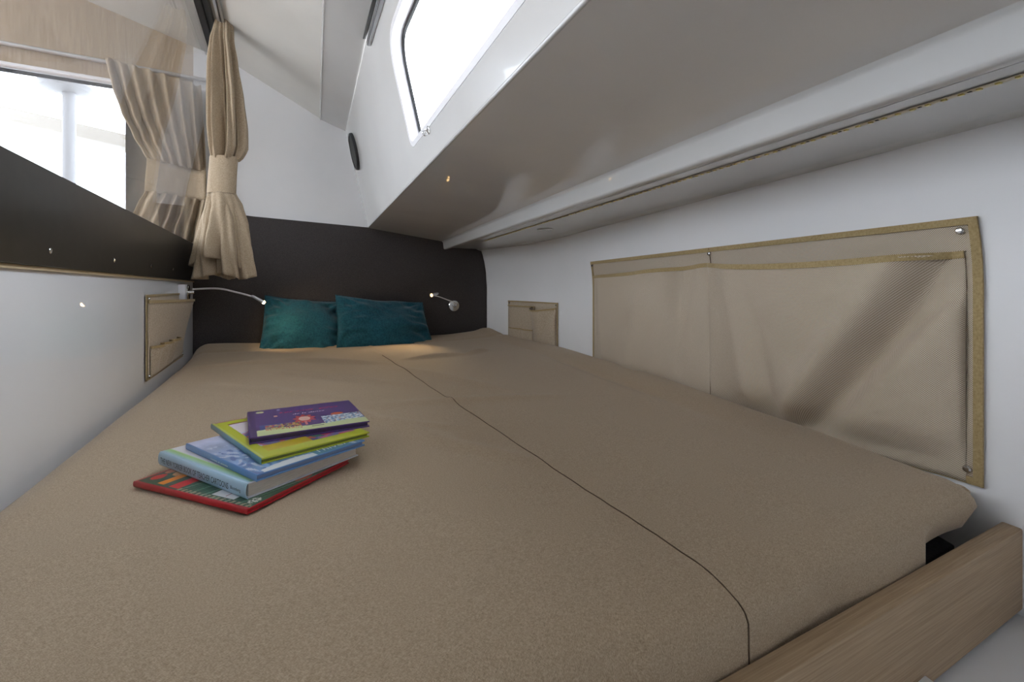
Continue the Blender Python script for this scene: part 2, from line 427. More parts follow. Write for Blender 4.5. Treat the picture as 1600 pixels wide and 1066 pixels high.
# rounded nose between coachroof side and soffit
tube('trim_3', [L_e.at(L_e.p.y-.0)+Vector((0, 0, .004)), L_e.at(1.5, .004), L_e.at(D0, .004)], .0045, gelcoat)['kind'] = 'structure'
def profile_run(name, offs, mat):
    # offs: (dx, z) cross-section, swept along the cornice line
    vs = []; fs = []; n = len(offs); steps = 16
    for i in range(steps+1):
        d = L_ct.p.y+.02+(D0-L_ct.p.y-.02)*i/steps
        for dx, z in offs: v = L_ct.at(d, 0, dx); v.z = z; vs.append(v)
    for i in range(steps):
        for k in range(n-1):
            a = i*n+k; fs.append((a, a+1, a+n+1, a+n))
    o = mk(name, vs, fs, mat, None, True, 40); setp(o, kind='structure'); return o
zc = L_ct.p.z; zb = L_cb.p.z
profile_run('cornice', [(-.012, zc+.004), (-.001, zc-.002), (.004, zc-.008), (.008, zb+.006), (.011, zb+.001), (.016, zb-.001), (.030, zb-.001), (.033, zb+.003),
                        (.034, zb+.016), (.052, zb+.018), (.054, 1.146), (.060, 1.150)], gelcoat)
# soffit strip between groove and hull side
vs = []; fs = []; n = 40
for i in range(n+1):
    d = 3.12+(D0-3.12)*i/n
    a = L_ct.at(d, 0, .058); a.z = 1.150
    wv = Vector((rwx(d, 1.15)+.01, d, 1.150)); mid = a.lerp(wv, .85); mid.z = 1.1495
    w2 = Vector((rwx(d, 1.14)+.004, d, 1.141))
    vs += [a, mid, wv.lerp(mid, .4)-Vector((0, 0, .002)), w2]
for i in range(n):
    for k in range(3): fs.append((4*i+k, 4*i+k+1, 4*i+5+k, 4*i+4+k))
o = mk('ceiling_side', vs, fs, gelcoat); setp(o, kind='structure')
# right wall (curved hull side liner)
WR_SIDE = 1
zs = [0, .2, .4, .55, .7, .8, .9, .95, 1.0, 1.05, 1.1, 1.15, 1.2]
vs = []; fs = []; n = 60
for i in range(n+1):
    d = 3.3+(D0-3.3)*i/n
    for z in zs: vs.append((rwx(d, z), d, z))
m = len(zs)
for i in range(n):
    for k in range(m-1): a = i*m+k; fs.append((a, a+1, a+m+1, a+m))
o = mk('wall_right', vs, fs, wallwhite); solid(o, .02, WR_SIDE); setp(o, kind='structure')
# unseen outer roof shell, added so that daylight only enters by the windows
o = ruled('roof_light_shell', Line(L_e.p+Vector((-.0, 0, .03)), L_e.k), Line(Vector((rwx(2.9)+.1, 3.1, 1.30)), .31), deckm, th=.01); o.name = 'roof_light_block'
# unseen back wall, opening narrowed to a slot to hold back rear light
bx0, bx1 = -4.2, 1.5
for nm, q in (('wall_back', [(bx0, 0), (.42, 0), (.42, 2.6), (bx0, 2.6)]), ('wall_back_side', [(.50, 0), (bx1, 0), (bx1, 2.6), (.50, 2.6)]), ('wall_back_top', [(.42, 1.5), (.50, 1.5), (.50, 2.6), (.42, 2.6)])):
    o = prism(nm, [(x, D0, z) for x, z in q], (0, -.03, 0), wallwhite); setp(o, kind='structure')
o = prism('wall_saloon', [(-4.2, D0, 0), (-4.2, 3.2, 0), (-4.2, 3.2, .9), (-4.2, D0, .9)], (-.03, 0, 0), woodv); setp(o, kind='structure')

# ledge beside the bed board
o = prism('trim_5', [(.0, -.6, .34), (rwx(-.6)+.0, -.6, .34), (rwx(1.0)+.0, 1.0, .34), (.3, 1.0, .34)], (0, 0, .07), wallwhite, None, .004); setp(o, kind='structure')
c0 = P(1424, 1041, .60)
o = prism('trim_6', [P(1424, 1038, .585), P(1470, 1072, .535), P(1470, 1200, .44), P(1200, 1200, .44), P(1385, 1074, .555)], (0, 0, -.09), wallwhite, None, .003); setp(o, kind='structure')

# ------------------------------------------------------------------ headboard
def htop(u):   # top outline height along the bulkhead
    pts = [(0, 1.300), ((hbhit(385, 338)-HC).dot(HD), hbhit(385, 338).z), ((hbhit(575, 357)-HC).dot(HD), L_e.p.z+.003), ((L_ct.p-HC).dot(HD), L_ct.p.z+.004), (1.50, 1.155), (1.586, 1.125)]
    for a, b_ in zip(pts, pts[1:]):
        if u <= b_[0]: return a[1]+(b_[1]-a[1])*(u-a[0])/(b_[0]-a[0])
    return pts[-1][1]
poly = [(i*1.55/24, htop(i*1.55/24)) for i in range(25)]
HT = .022
def wu(z):   # where hull liner meets headboard face
    best = 1.59
    for i in range(200):
        u = 1.3+i*.002; v = hb(u, z, HT)
        if v.x > rwx(v.y, z)-.004: return u
    return best
right = [(wu(z), z) for z in (1.12, 1.07, 1.0, .9, .8, .7, .6, .5)]
poly = [p for p in poly if p[0] < right[0][0]-.005]
poly = [(0, .45)]+poly+right+[(right[-1][0], .45)]
hbo = prism('headboard', [hb(u, z) for u, z in poly], HN*HT, headm, None, .003)
setp(hbo, 'charcoal fabric covered headboard panel across the end of the bed', 'headboard')

# ------------------------------------------------------------------ bed
TOP = .60; RAD = .065
def bfoot(x): return .4655+.515*(x-.253)      # sheet face behind the board
FLx = -.4776; 
cHL = HC+LN*.012+HN*.03; cHR = hb(1.56, 0, .03)
cFL = Vector((FLx+.01, bfoot(FLx)+.01, 0)); cFR = Vector((.708, 0, 0)); cFR.y = bfoot(.708)+.0
def redge(t):  # right side from head to foot, follows the hull
    d = cHR.y+(cFR.y-cHR.y)*t
    x = rwx(d)-.008-(rwx(cFR.y)-.008-cFR.x)*sst(.85, 1, t)
    if t < .12: x = min(x, cHR.x+(x-cHR.x)*1)
    return Vector((x, d, 0))
def plan(s, t):
    L = cHL.lerp(cFL, t); R = redge(t); return L.lerp(R, s)
SEAM = [(-.60, 2.12), (-.532, 1.985), (.162, .590), (.262, .44)]
def seamx(d): return .162+(.590-d)*.4975
folds = [  # (x0,y0,x1,y1,amp,width)
    (-.42, 1.75, .0, 1.35, .004, .03), (-.9, 1.7, -.35, 1.45, .004, .028), (-.95, 1.45, -.45, 1.25, .003, .03),
    (-.55, 1.25, -.12, .92, .0035, .022), (-.35, 1.2, .15, 1.3, .003, .03), (-.2, .95, .05, .80, .0025, .02),
    (-.95, 1.95, -.5, 1.85, .005, .03), (-1.2, 1.75, -.9, 1.95, .004, .03), (-.3, 1.05, -.12, 1.0, .002, .015),
    (-.45, 1.95, -.2, 2.1, .006, .02), (-.2, 2.1, -.12, 2.25, .006, .02)]
def bump(x, y):
    z = 0
    for x0, y0, x1, y1, a, wd in folds:
        dx, dy = x1-x0, y1-y0; L2 = dx*dx+dy*dy
        t = ((x-x0)*dx+(y-y0)*dy)/L2; tt = max(0, min(1, t)); ddx = x-(x0+dx*tt); ddy = y-(y0+dy*tt)
        q = (ddx*ddx+ddy*ddy)/(wd*wd)
        if q < 9: z += a*2.9*math.exp(-q)*math.sin(math.pi*min(1, max(.02, .5+.96*(tt-.5))))**.7
    z += .0035*noise.noise(Vector((x*2.3, y*2.3, 1)))+.0012*noise.noise(Vector((x*9, y*5, 3)))
    # seam valley
    sd = abs(x-seamx(y)); z -= .0010*math.exp(-(sd/.004)**2)
    z += .004*math.exp(-((x-seamx(y)-.012)/.010)**2)*sst(1.55, 1.95, y)
    return z
def lip(x, y):
    hd = HN.dot(Vector((x, y, 0))-HC)                 # distance off headboard
    rd = rwx(y)-x                                     # distance off hull side
    u = HD.dot(Vector((x, y, 0))-HC)
    z = 0
    z += .020*sst(.22, .06, hd)-.005*math.exp(-((hd-.235)/.018)**2)
    z += .016*sst(.45, .05, hd)*sst(1.25, 1.55, u) + .012*sst(.5, .1, hd)*sst(.45, .1, u)
    z += .012*sst(.16, .07, rd)*sst(.9, 1.6, y)
    z -= .009*math.exp(-((rd-.17)/.02)**2)*sst(.9, 1.5, y)*sst(2.75, 2.4, y)
    z -= .004*math.exp(-((hd-.26)/.03)**2)
    return z
def bedz(x, y): return TOP+bump(x, y)+lip(x, y)
bed = empty('bed', (0, 1.4, .45), 'wide low mattress under a fitted beige linen sheet filling the cabin', 'bed')
def edgeparam(n_in, length):
    es = [0, 0, .004, .012, .024, .040, .055, RAD]
    f = [e/length for e in es]
    mid = [RAD/length+(1-2*RAD/length)*i/n_in for i in range(1, n_in)]
    return f, mid
NU, NV = 110, 190
fu, mu = edgeparam(NU, 1.5); us = fu+mu+[1-x for x in fu[::-1]]
fv, mv = edgeparam(NV, 2.4); vs_ = fv+mv+[1-x for x in fv[::-1]]
W = len(us); H = len(vs_); verts = []
for j, t in enumerate(vs_):
    for i, s in enumerate(us):
        p = plan(s, t)
        width = (redge(t)-cHL.lerp(cFL, t)).length; length = 2.5
        eu = min(s, 1-s)*1.5; ev = min(t, 1-t)*2.4
        if 1-t < .04 or True:
            pass
        foot = t > .5
        r_u = RAD if s < .5 else .026; r_v = RAD-.022*sst(.86, .97, s)
        qu = max(0, (r_u-eu)/r_u); qv = max(0, (r_v-ev)/r_v)
        q = min(1, math.hypot(qu, qv))
        z = bedz(p.x, p.y)-r_u*(1-math.sqrt(max(0, 1-q*q)))
        # pull footprint in at rounded corners
        if math.hypot(qu, qv) > 1:
            k = 1-1/math.hypot(qu, qv); c = plan(.5, .5); 
            du = (.5-s); p = p+(plan(s+(r_u*qu*k/1.5)*(1 if s < .5 else -1), t+(r_v*qv*k/2.4)*(1 if t < .5 else -1))-p)
        # soft sag of foot edge of the sheet
        sk = (i == 0 or i == W-1 or j == 0 or j == H-1)
        if sk:
            if j == H-1 and p.x < .55: z = .40
            elif j == H-1 or i == W-1: z = .540; p = p.lerp(plan(.5, .5), .012)
            else: z = .45
        if j == H-1 or j > H-5:
            p.y += .006*math.sin(p.x*23)*(1 if sk else .4)
        verts.append(Vector((p.x, p.y, z)))
faces = [(j*W+i, (j+1)*W+i, (j+1)*W+i+1, j*W+i+1) for j in range(H-1) for i in range(W-1)]
sh = mk('sheet', verts, faces, linen, bed)
sh.data.flip_normals() if sh.data.polygons[5000].normal.z < 0 else None
# tucked flap folded under at the hull corner
pf = [P(1494, 760, .742), P(1508, 760, .742), P(1519, 768, .742), P(1513, 790, .742), P(1496, 800, .742)]
prism('folded_corner', pf, (-.004, .010, .001), linen, bed, .004)['label'] = 'tucked corner of the sheet'
# seam thread
from mathutils.bvhtree import BVHTree
vsn = []; fsn = []
bvh = BVHTree.FromPolygons([v.co+bed.location for v in sh.data.vertices], [tuple(p.vertices) for p in sh.data.polygons])
pts = []
for i in range(100):
    y = 2.08-.0165*i; x = seamx(y)
    h = bvh.ray_cast(Vector((x, y, 1)), Vector((0, 0, -1)))
    if h[0] is None or h[0].z < .585 and y < .6: break
    pts.append(h[0]+h[1]*.0005 if h[1].z > 0 else h[0]-h[1]*.0005)
# round the foot edge: rays fan from inside the mattress
q = pts[-1]; axis_ = Vector((q.x-.4975*.03, q.y+.03, .53)); out_ = Vector((.4975, -1, 0)).normalized()
last = None
for i in range(34):
    an = math.radians(70-i*3.2)
    if an > math.radians(0): dr = out_*math.cos(an)+Vector((0, 0, 1))*math.sin(an); og = axis_
    else: og = axis_-Vector((0, 0, .0045*(i-22))); dr = out_
    h = bvh.ray_cast(og-dr*0, dr)
    if h[0] is None: continue
    if h[0].z > q.z-.0004: continue
    n_ = h[1] if h[1].dot(dr) > 0 else -h[1]
    pts.append(h[0]+n_*.0006)
for i, p in enumerate(pts):
    wd = .0006 if p.y < 1.4 else .0006+.0006*sst(1.4, 1.7, p.y)
    sd_ = Vector((.89, .45, 0))*wd
    vsn += [p-sd_, p+sd_]
    if i: a = 2*i-2; fsn.append((a, a+1, a+3, a+2))
sm = mk('seam', vsn, fsn, thread, bed); solid(sm, .0010, 0); sm['label'] = 'brown stitched seam'
# under the mattress
prism('mattress_base', [(-.9, 1.2, .36), (FLx+.05, bfoot(FLx)+.05, .36), (.68, bfoot(.68)+.03, .36), (rwx(.9)-.02, .9, .36), (rwx(2.2)-.02, 2.2, .36)], (0, 0, .145), blackmesh, bed, .003)['label'] = 'black spacer mesh under the mattress'

# bed board
b0 = Vector((.253, .461, 0)); bd = Vector((1, .515, 0)).normalized(); bn = Vector((bd.y, -bd.x, 0))
xr_ = (.752-.253)/bd.x
pr = b0+bd*(xr_+.012); pl = b0-bd*.78
bo = bpy.data.objects.new
board = prism('bed_board', [(0, 0, .418), (1.33, 0, .418), (1.33, 0, .539), (0, 0, .539)], (0, -.024, 0), woodb, None, .003)
board.location = (pl.x, pl.y, 0); board.rotation_euler = (0, 0, math.atan2(bd.y, bd.x))
L = (pr-pl).length
for v in board.data.vertices: v.co.x *= L/1.33
setp(board, 'light oak board along the foot of the bed beside the hull wall', 'bed board')

# ------------------------------------------------------------------ pillows
def pillow(name, TL, TR, BL, BR, th, seed, label):
    """corner points in space, puffed both sides"""
    TL, TR, BL, BR = map(Vector, (TL, TR, BL, BR))
    c = (TL+TR+BL+BR)/4; e = empty(name, (BL+BR)/2, label, 'cushion', 'teal cushions against the headboard')
    N = (BR-BL).cross(TL-BL).normalized()
    if N.dot(EYEV-c) < 0: N = -N
    n = 64
    def pos(a, b):
        # a,b in 0..1 ; edges bow inwards a bit
        ea = 4*b*(1-b); eb = 4*a*(1-a)
        aa = .5+(a-.5)*(1-.05*ea)+.008*noise.noise(Vector((b*4, seed, 1)))*ea; bb = .5+(b-.5)*(1-.075*eb)+.022*noise.noise(Vector((a*3.5, seed, 5)))*eb
        return (BL.lerp(BR, aa)).lerp(TL.lerp(TR, aa), bb)
    def hgt(a, b):
        x = 2*a-1; y = 2*b-1
        k = max(0, (1-x*x))**.55*max(0, (1-y*y))**.55
        return k
    def wr(a, b, sd):
        x = 2*a-1; y = 2*b-1
        edge = max(abs(x), abs(y))
        z = noise.noise(Vector((a*3, b*3, sd)))*.02
        z += noise.noise(Vector((a*3.5+b*2, b*9-a*2, sd+3)))*.022*sst(.25, .85, abs(x))
        z += noise.noise(Vector((a*9, b*4, sd+6)))*.010*sst(.3, .9, abs(y))
        z += .004*noise.noise(Vector((a*9+b*7, b*9-a*3, sd+9)))
        # corner pulls
        for cx, cy in ((0, 0), (1, 0), (0, 1), (1, 1)):
            dd = math.hypot(a-cx, b-cy); an = math.atan2(b-cy, a-cx)
            z += .006*math.sin(an*11+sd)*math.exp(-((dd-.2)/.13)**2)
        return z
    for side, nm in ((1, 'front_cover'), (-1, 'back_cover')):
        def fn(a, b):
            h = hgt(a, b); m = max(0, min(1, h*2.5))
            return pos(a, b)+N*side*(h*th/2+wr(a, b, seed*7+side)*m)
        gridf(nm, fn, n, n, tealm, e)
    per = [pos(i/24, 0) for i in range(24)]+[pos(1, i/16) for i in range(16)]+[pos(1-i/24, 1) for i in range(24)]+[pos(0, 1-i/16) for i in range(16)]
    tube('piping', per, .0028, tealm, e, 6, True)
    return e
def hbp(px, py, off): return hbhit(px, py, off)
pillow('cushion', hbp(414, 462, .055), hbp(536, 472, .055), hbp(403, 557, .20), hbp(536, 561, .20), .14, 1, 'teal velvet cushion on the left, partly behind the other one')
pillow('cushion', hbp(524, 461, .12), hbp(660, 473, .07), hbp(524, 561, .27), hbp(682, 549, .20), .15, 2, 'teal velvet cushion on the right, in front of the other one')

# ------------------------------------------------------------------ reading lamps
def spot(name, loc, target, power, ang=80, blend=.9, r=.008):
    l = bpy.data.lights.new(name, 'SPOT'); l.energy = power; l.spot_size = math.radians(ang); l.spot_blend = blend
    l.color = (1, .72, .38); l.shadow_soft_size = r
    o = bpy.data.objects.new(name, l); o.location = loc; C.objects.link(o)
    o.rotation_euler = (Vector(target)-Vector(loc)).to_track_quat('-Z', 'Y').to_euler(); return o
def smoothpath(pts, n=10):
    out = []; P_ = [Vector(pts[0])]+[Vector(p) for p in pts]+[Vector(pts[-1])]
    for i in range(1, len(P_)-2):
        for k in range(n):
            t = k/n; a, b, c, d = P_[i-1:i+3]
            out.append(.5*((2*b)+(-a+c)*t+(2*a-5*b+4*c-d)*t*t+(-a+3*b-3*c+d)*t**3))
    out.append(P_[-2]); return out
# left one, on the glossy left wall
lc = lwhit(281, 457, 0)
lampL = empty('reading_lamp', lc, 'gooseneck reading lamp on a white block on the left wall, above the left cushion end', 'reading lamp')
boxf('mounting_block', lc+LD*.045-Vector((0, 0, .034))+LN*.0, -LD*.075, LN*.026, (0, 0, .068), plastic, lampL, .004)
dc = lc+LN*.026-LD*.012
lathe('disc', dc, LN, [(.033, 0), (.033, .004), (.031, .006), (.012, .007)], chrome, lampL)
lathe('joint', dc+LN*.006, LN, [(.008, 0), (.008, .014), (.006, .018)], chrome, lampL, 16)
tip = P(411, 472, 2.13)
s0 = dc+LN*.018+Vector((0, 0, .010))
s0.z = P(300, 452, dc.y).z
path = smoothpath([s0, P(340, 451, dc.y+.03), P(370, 457, 2.09), P(395, 464, 2.11), tip], 10)
tube('gooseneck', path, .0040, silver, lampL, 8)
dirL = (path[-1]-path[-6]).normalized()
tube('lamp_head', [tip-dirL*.055, tip-dirL*.05, tip-dirL*.004, tip], .006, alu, lampL, 14, rs=[.0035, .006, .0075, .0085])
lathe('bulb', tip+dirL*.001, dirL, [(.0082, 0), (.0080, .004), (.005, .008)], warm2, lampL, 14)
spot('lamp_glow_left', tip+dirL*.014, hbhit(480, 525, .15), 1.3, 120)
# right one, on the headboard
rc = hbhit(709, 478, HT)
lampR = empty('reading_lamp', rc, 'small chrome reading lamp on a round disc at the right end of the headboard', 'reading lamp')
lathe('disc', rc, HN, [(.036, 0), (.036, .005), (.033, .009), (.010, .010)], chrome, lampR)
lathe('joint', rc+HN*.01, HN, [(.007, 0), (.007, .02), (.005, .024)], chrome, lampR, 16)
tipR = P(676, 461, 2.66)
a0 = rc+HN*.03+Vector((0, 0, .012))
pth = smoothpath([rc+HN*.026, P(713, 474, 2.86), P(700, 469, 2.79), P(688, 464.5, 2.72), tipR], 8)
tube('gooseneck', pth, .0034, silver, lampR, 8)
dR = (pth[-1]-pth[-5]).normalized(); dR.z -= .35; dR.normalize()
lathe('lamp_head', tipR, dR, [(.004, -.05), (.0065, -.046), (.0095, -.002), (.0110, .011), (.0098, .011), (.0092, .002)], alu, lampR, 16)
lathe('bulb', tipR+dR*.001, dR, [(.0095, .0015), (.0090, .004), (.005, .006)], warm, lampR, 14)
spot('lamp_glow_right', tipR+dR*.016, P(580, 566, 2.02), 5.5, 75)

# ------------------------------------------------------------------ wall pockets
def dome(x, y): return max(0, 1-x*x)*max(0, 1-y*y)
def binding(name, pts, wdt, parent, nrm, th=.003):
    """flat tape following pts (list of 3d), width across = cross(nrm, tangent)"""
    vs = []; fs = []; n = len(pts)
    for i, p in enumerate(pts):
        t = (pts[min(i+1, n-1)]-pts[max(i-1, 0)]).normalized(); nn = nrm(p) if callable(nrm) else nrm
        s = nn.cross(t).normalized()*wdt/2
        vs += [p-s-nn*.0005, p-s+nn*th, p+s+nn*th, p+s-nn*.0005]
    for i in range(n-1):
        for k in range(4): fs.append((4*i+k, 4*i+(k+1) % 4, 4*i+4+(k+1) % 4, 4*i+4+k))
    fs += [(3, 2, 1, 0), tuple(4*(n-1)+k for k in range(4))]
    return mk(name, vs, fs, pipem, parent, True, 40)
def stud(c, nrm, parent, r=.006):
    lathe('snap_stud', c, nrm, [(r, 0), (r, .002), (r*.7, .0045), (r*.25, .005)], chrome, parent, 14)

# big one on the hull side
dL, zL = rwhit(924, 408); dR_, zR = rwhit(1532, 352)
zt1 = 1.012; zb1 = .582
lenp = math.hypot(dL-dR_, rwx(dL)-rwx(dR_))
zb1 = .575
pk = empty('wall_pocket', rw((dL+dR_)/2, zb1), 'large beige mesh storage pocket on the right wall above the bed edge', 'wall pocket')
def PW(a, b, off):      # a 0..1 from far to near, b 0..1 bottom to top
    d = dL+(dR_-dL)*a; z = zb1+.010*sst(.8, 1, a)*(1-b)-.03*(1-b)*sst(.8, .2, a)+(zt1-zb1)*b; return rw(d, z, off)
def wn(p): return (rw(p.y, p.z, .01)-rw(p.y, p.z, 0)).normalized()
gridf('back_panel', lambda a, b: PW(a, b, .004+.002*noise.noise(Vector((a*6, b*3, 0)))), 60, 20, meshm, pk, lambda a, b: (a*lenp, b*(zt1-zb1)))
am = .46   # fold line of the divider, measured below
dm, _ = rwhit(1112, 400); am = (dL-dm)/(dL-dR_)
def ptop(a):   # upper hem of the pocket front
    z0 = .875
    if a < am: q = a/am; return .865+.035*q-.02*math.sin(math.pi*q)*.6
    q = (a-am)/(1-am); return .900-.030*math.sin(math.pi*min(1, q*1.0))+.0*q-.03*q
def pfront(a, b):
    top = ptop(a); z = b*top
    if a < am:
        q = a/am; base = math.sin(math.pi*min(1, max(0, q)))**.7
        o = .008+.045*base*(.35+.65*b**.8)
        o += .030*math.exp(-((q-.55-.25*(b-.5))/.10)**2)*(1-b*.4)-.030*math.exp(-((q-.80-.10*(b-.4))/.06)**2)*(.3+b)
        o += .012*math.exp(-((q-.18+.1*b)/.05)**2)*(1-b)
        o -= .010*math.exp(-((q-.45)/.08)**2-((b-.55)/.15)**2)
    else:
        q = (a-am)/(1-am); base = math.sin(math.pi*min(1, max(0, q)))**.6
        o = .008+.090*base*(.25+.75*b**.9)
        # diagonal fold from upper right corner to bottom centre
        line = .52+.46*b
        o -= .060*math.exp(-((q-line-.03)/.055)**2)*(.35+.65*b)
        o += .022*math.exp(-((q-line+.09)/.06)**2)*(1.1-b*.5)
        o += .026*math.exp(-((q-.22-.10*(1-b))/.07)**2)*(1-b)-.014*math.exp(-((q-.36-.04*(1-b))/.05)**2)*(1-b*.8)
        o += .012*math.exp(-((q-.50)/.10)**2-((b-.30)/.12)**2)
        o -= .012*math.exp(-((q-.12)/.05)**2)*b*.6
    o *= sst(0, .05, a)*.85+.15
    return a, z, max(.007, o*sst(-.02, .22, b))
def PF(a, b):
    a, z, o = pfront(a, b); return PW(.012+.972*a, z, o)
fr = gridf('pocket_front', PF, 130, 50, meshm, pk, lambda a, b: (a*lenp, b*ptop(a)*(zt1-zb1)+.0012)); solid(fr, .0015, 0)
binding('hem_tape', [PF(i/80, .995) for i in range(81)], .012, pk, wn, .002)['label'] = 'khaki tape hemming the pocket opening'
binding('binding', [PW(i/40, .99, .004) for i in range(41)], .012, pk, wn)
binding('binding', [PW(i/40, .01, .004) for i in range(41)], .012, pk, wn)
binding('binding', [PW(.006, i/12, .004) for i in range(13)], .012, pk, wn)
binding('binding', [PW(.9958, i/12, .005) for i in range(13)], .0125, pk, wn)
tube('divider_seam', [PF(am, i/20)+wn(PF(am, i/20))*.0015 for i in range(21)], .0009, thread, pk, 5)
tube('divider_seam', [PW(am, ptop(am)+(1-ptop(am))*i/4, .0065) for i in range(5)], .0009, thread, pk, 5)
for a, b in ((.012, .965), (am, .965), (.982, .955), (.985, .05), (.012, .05)): stud(PW(a, b, .006), wn(PW(a, b, 0)), pk)

# small one on the hull side near the headboard
d1, z1 = rwhit(795, 470); d2, z2 = rwhit(873, 475)
sp = empty('wall_pocket', rw((d1+d2)/2, .57), 'small beige organiser pocket on the right wall near the headboard', 'wall pocket')
zT, zB = .824, .572
def QW(a, b, off): return rw(d1+(d2-d1)*a, zB+(zT-zB)*b, off)
sb = gridf('back_panel', lambda a, b: QW(a, b, .004), 16, 8, meshs, sp); solid(sb, .001, 0)
for nm, A, B in (('top', QW(0, .985, .004), QW(1, .985, .004)), ('bottom', QW(0, .015, .004), QW(1, .015, .004)), ('l', QW(.012, 0, .004), QW(.012, 1, .004)), ('r', QW(.988, 0, .004), QW(.988, 1, .004))):
    v = [A.lerp(B, i/8) for i in range(9)]
    if nm in ('top', 'bottom'): v = [QW(i/8, .985 if nm == 'top' else .015, .004) for i in range(9)]
    binding('binding', v, .007, sp, wn)
f1 = gridf('flat_pocket', lambda a, b: QW(.02+.52*a, .88*b, .010+.006*math.sin(math.pi*a)*b), 16, 8, meshs, sp); solid(f1, .001, 0)
binding('hem_tape', [QW(.02+.52*i/12, .88, .012+.006*math.sin(math.pi*i/12)) for i in range(13)], .008, sp, wn)
def bag(a, b):
    o = .010+.075*math.sin(math.pi*a)**.8*(b**.9)-.02*math.exp(-((a-.35-.6*b)/.10)**2)*b
    return QW(.50+.47*a-.0*b, b*(.88-.06*math.sin(math.pi*a)), max(.008, o))
f2 = gridf('deep_pocket', bag, 30, 16, meshs, sp); solid(f2, .001, 0)
binding('hem_tape', [bag(i/20, 1) for i in range(21)], .008, sp, wn)
def mini(a, b): return QW(.05+.46*a, .36*b, .016+.016*abs(math.sin(2*math.pi*a))*b)
f3 = gridf('mini_pocket', mini, 30, 8, meshs, sp); solid(f3, .001, 0)
binding('hem_tape', [mini(i/30, 1) for i in range(31)], .006, sp, wn)
for a, b in ((.97, .95), (.03, .95), (.03, .05), (.97, .05)): stud(QW(a, b, .006), wn(QW(a, b, 0)), sp, .005)

# small one on the left wall
p1 = lwhit(225, 461); p2 = lwhit(283, 461); ta = HC.y-p1.y; tb = HC.y-p2.y
zT2 = .877; zB2 = .604
lp_ = empty('wall_pocket', lw((ta+tb)/2, zB2), 'small beige organiser pocket on the left wall below the black border', 'wall pocket')
def RWl(a, b, off): return lw(ta+(tb-ta)*a, zB2+(zT2-zB2)*b, off)
sb = gridf('back_panel', lambda a, b: RWl(a, b, .004), 12, 8, meshs, lp_); solid(sb, .001, 0)
for v in ([RWl(0, .99, .004), RWl(.5, .99, .004), RWl(1, .99, .004)], [RWl(0, .01, .004), RWl(.5, .01, .004), RWl(1, .01, .004)], [RWl(.008, 0, .004), RWl(.008, 1, .004)], [RWl(.99, 0, .004), RWl(.99, 1, .004)]):
    binding('binding', v, .008, lp_, LN)
def bagL(a, b):
    o = .008+.050*(b**1.2)*(math.sin(math.pi/2*min(1, a/.88))**1.3)*math.cos(math.pi/2*max(0, (a-.88)/.12))**.6
    return RWl(.02+.96*a, .02+b*(.90-.03*a), max(.007, o))
f2 = gridf('deep_pocket', bagL, 30, 16, meshs, lp_); solid(f2, .001, 0)
binding('hem_tape', [bagL(i/20, 1) for i in range(21)], .010, lp_, LN)
def miniL(a, b):
    q = bagL(.02+.58*a, .40*b); return q+LN*(.004+.022*abs(math.sin(3*math.pi*a))*b)
f3 = gridf('mini_pocket', miniL, 36, 8, meshs, lp_); solid(f3, .001, 0)
binding('hem_tape', [miniL(i/36, 1) for i in range(37)], .008, lp_, LN)
for a, b in ((.03, .955), (.03, .045), (.96, .05)): stud(RWl(a, b, .008), LN, lp_, .005)

# ------------------------------------------------------------------ curtains
def zat(py, d): return EYE-(py-HY)/F*d
CD = 2.0   # hanging depth of the cabin curtain
prof = [(33, 338, 363, .030), (45, 335, 365, .032), (60, 331, 366, .035), (100, 328, 372, .045), (150, 327, 379, .055), (200, 327, 383, .065), (228, 328, 383, .065), (242, 329, 378, .055), (250, 330, 371, .042)]
cur = empty('curtain', P(350, 436, CD), 'beige linen curtain tied with a wide band, hanging in the corner beside the headboard', 'curtain')
def curtube(tab, npl, amp, seed, asym=0.0, yfn=None):
    y0, y1 = tab[0][0], tab[-1][0]
    def fn(a, b):
        y = y0+(y1-y0)*b
        l, r, dep = interp(tab, y); th = 2*math.pi*a
        if yfn: y = y+yfn(a)*b
        cx = (l+r)/2; hw = (r-l)/2
        ph = seed+.6*math.sin(b*2.2+seed)
        am_ = amp(b) if callable(amp) else amp
        k = 1-am_*.5+am_*.5*math.sin(npl*th+ph+.8*math.sin(2*th+seed))+am_*.25*math.sin((npl*2+3)*th+b*2)
        x = cx+hw*math.cos(th)*(.55+.45*k)
        dd = CD-dep*math.sin(th)*k
        p = P(x, y, CD); s = dd/CD
        return Vector((p.x, p.y+(dd-CD), p.z))
    return fn
gridf('cloth_upper', curtube(prof, 7, lambda b: .65*sst(0, .25, b)+.25, 1.0), 120, 40, linenc, cur, closed_u=True)
band = [(246, 329, 371, .040), (276, 327, 369, .041), (303, 325, 368, .042)]
gridf('tieback', curtube(band, 3, .05, 0), 48, 8, linenc, cur, closed_u=True)['label'] = 'flat fabric band'
sk = [(302, 326, 367, .040), (320, 323, 376, .055), (350, 316, 384, .07), (385, 309, 390, .08), (412, 304, 394, .085)]
s1 = gridf('skirt_outer', curtube(sk, 4, lambda b: .15+.75*b, 2.2, yfn=lambda a: 9*math.sin(2*math.pi*a*2+1)), 120, 30, linenc, cur, closed_u=True); solid(s1, .002, 0)
sk2 = [(302, 328, 365, .034), (350, 318, 384, .06), (400, 307, 393, .072), (432, 304, 399, .076)]
s2 = gridf('skirt_inner', curtube(sk2, 6, lambda b: .15+.7*b, .3, yfn=lambda a: 5*math.sin(2*math.pi*a*3)), 120, 30, linenc, cur, closed_u=True); solid(s2, .002, 0)
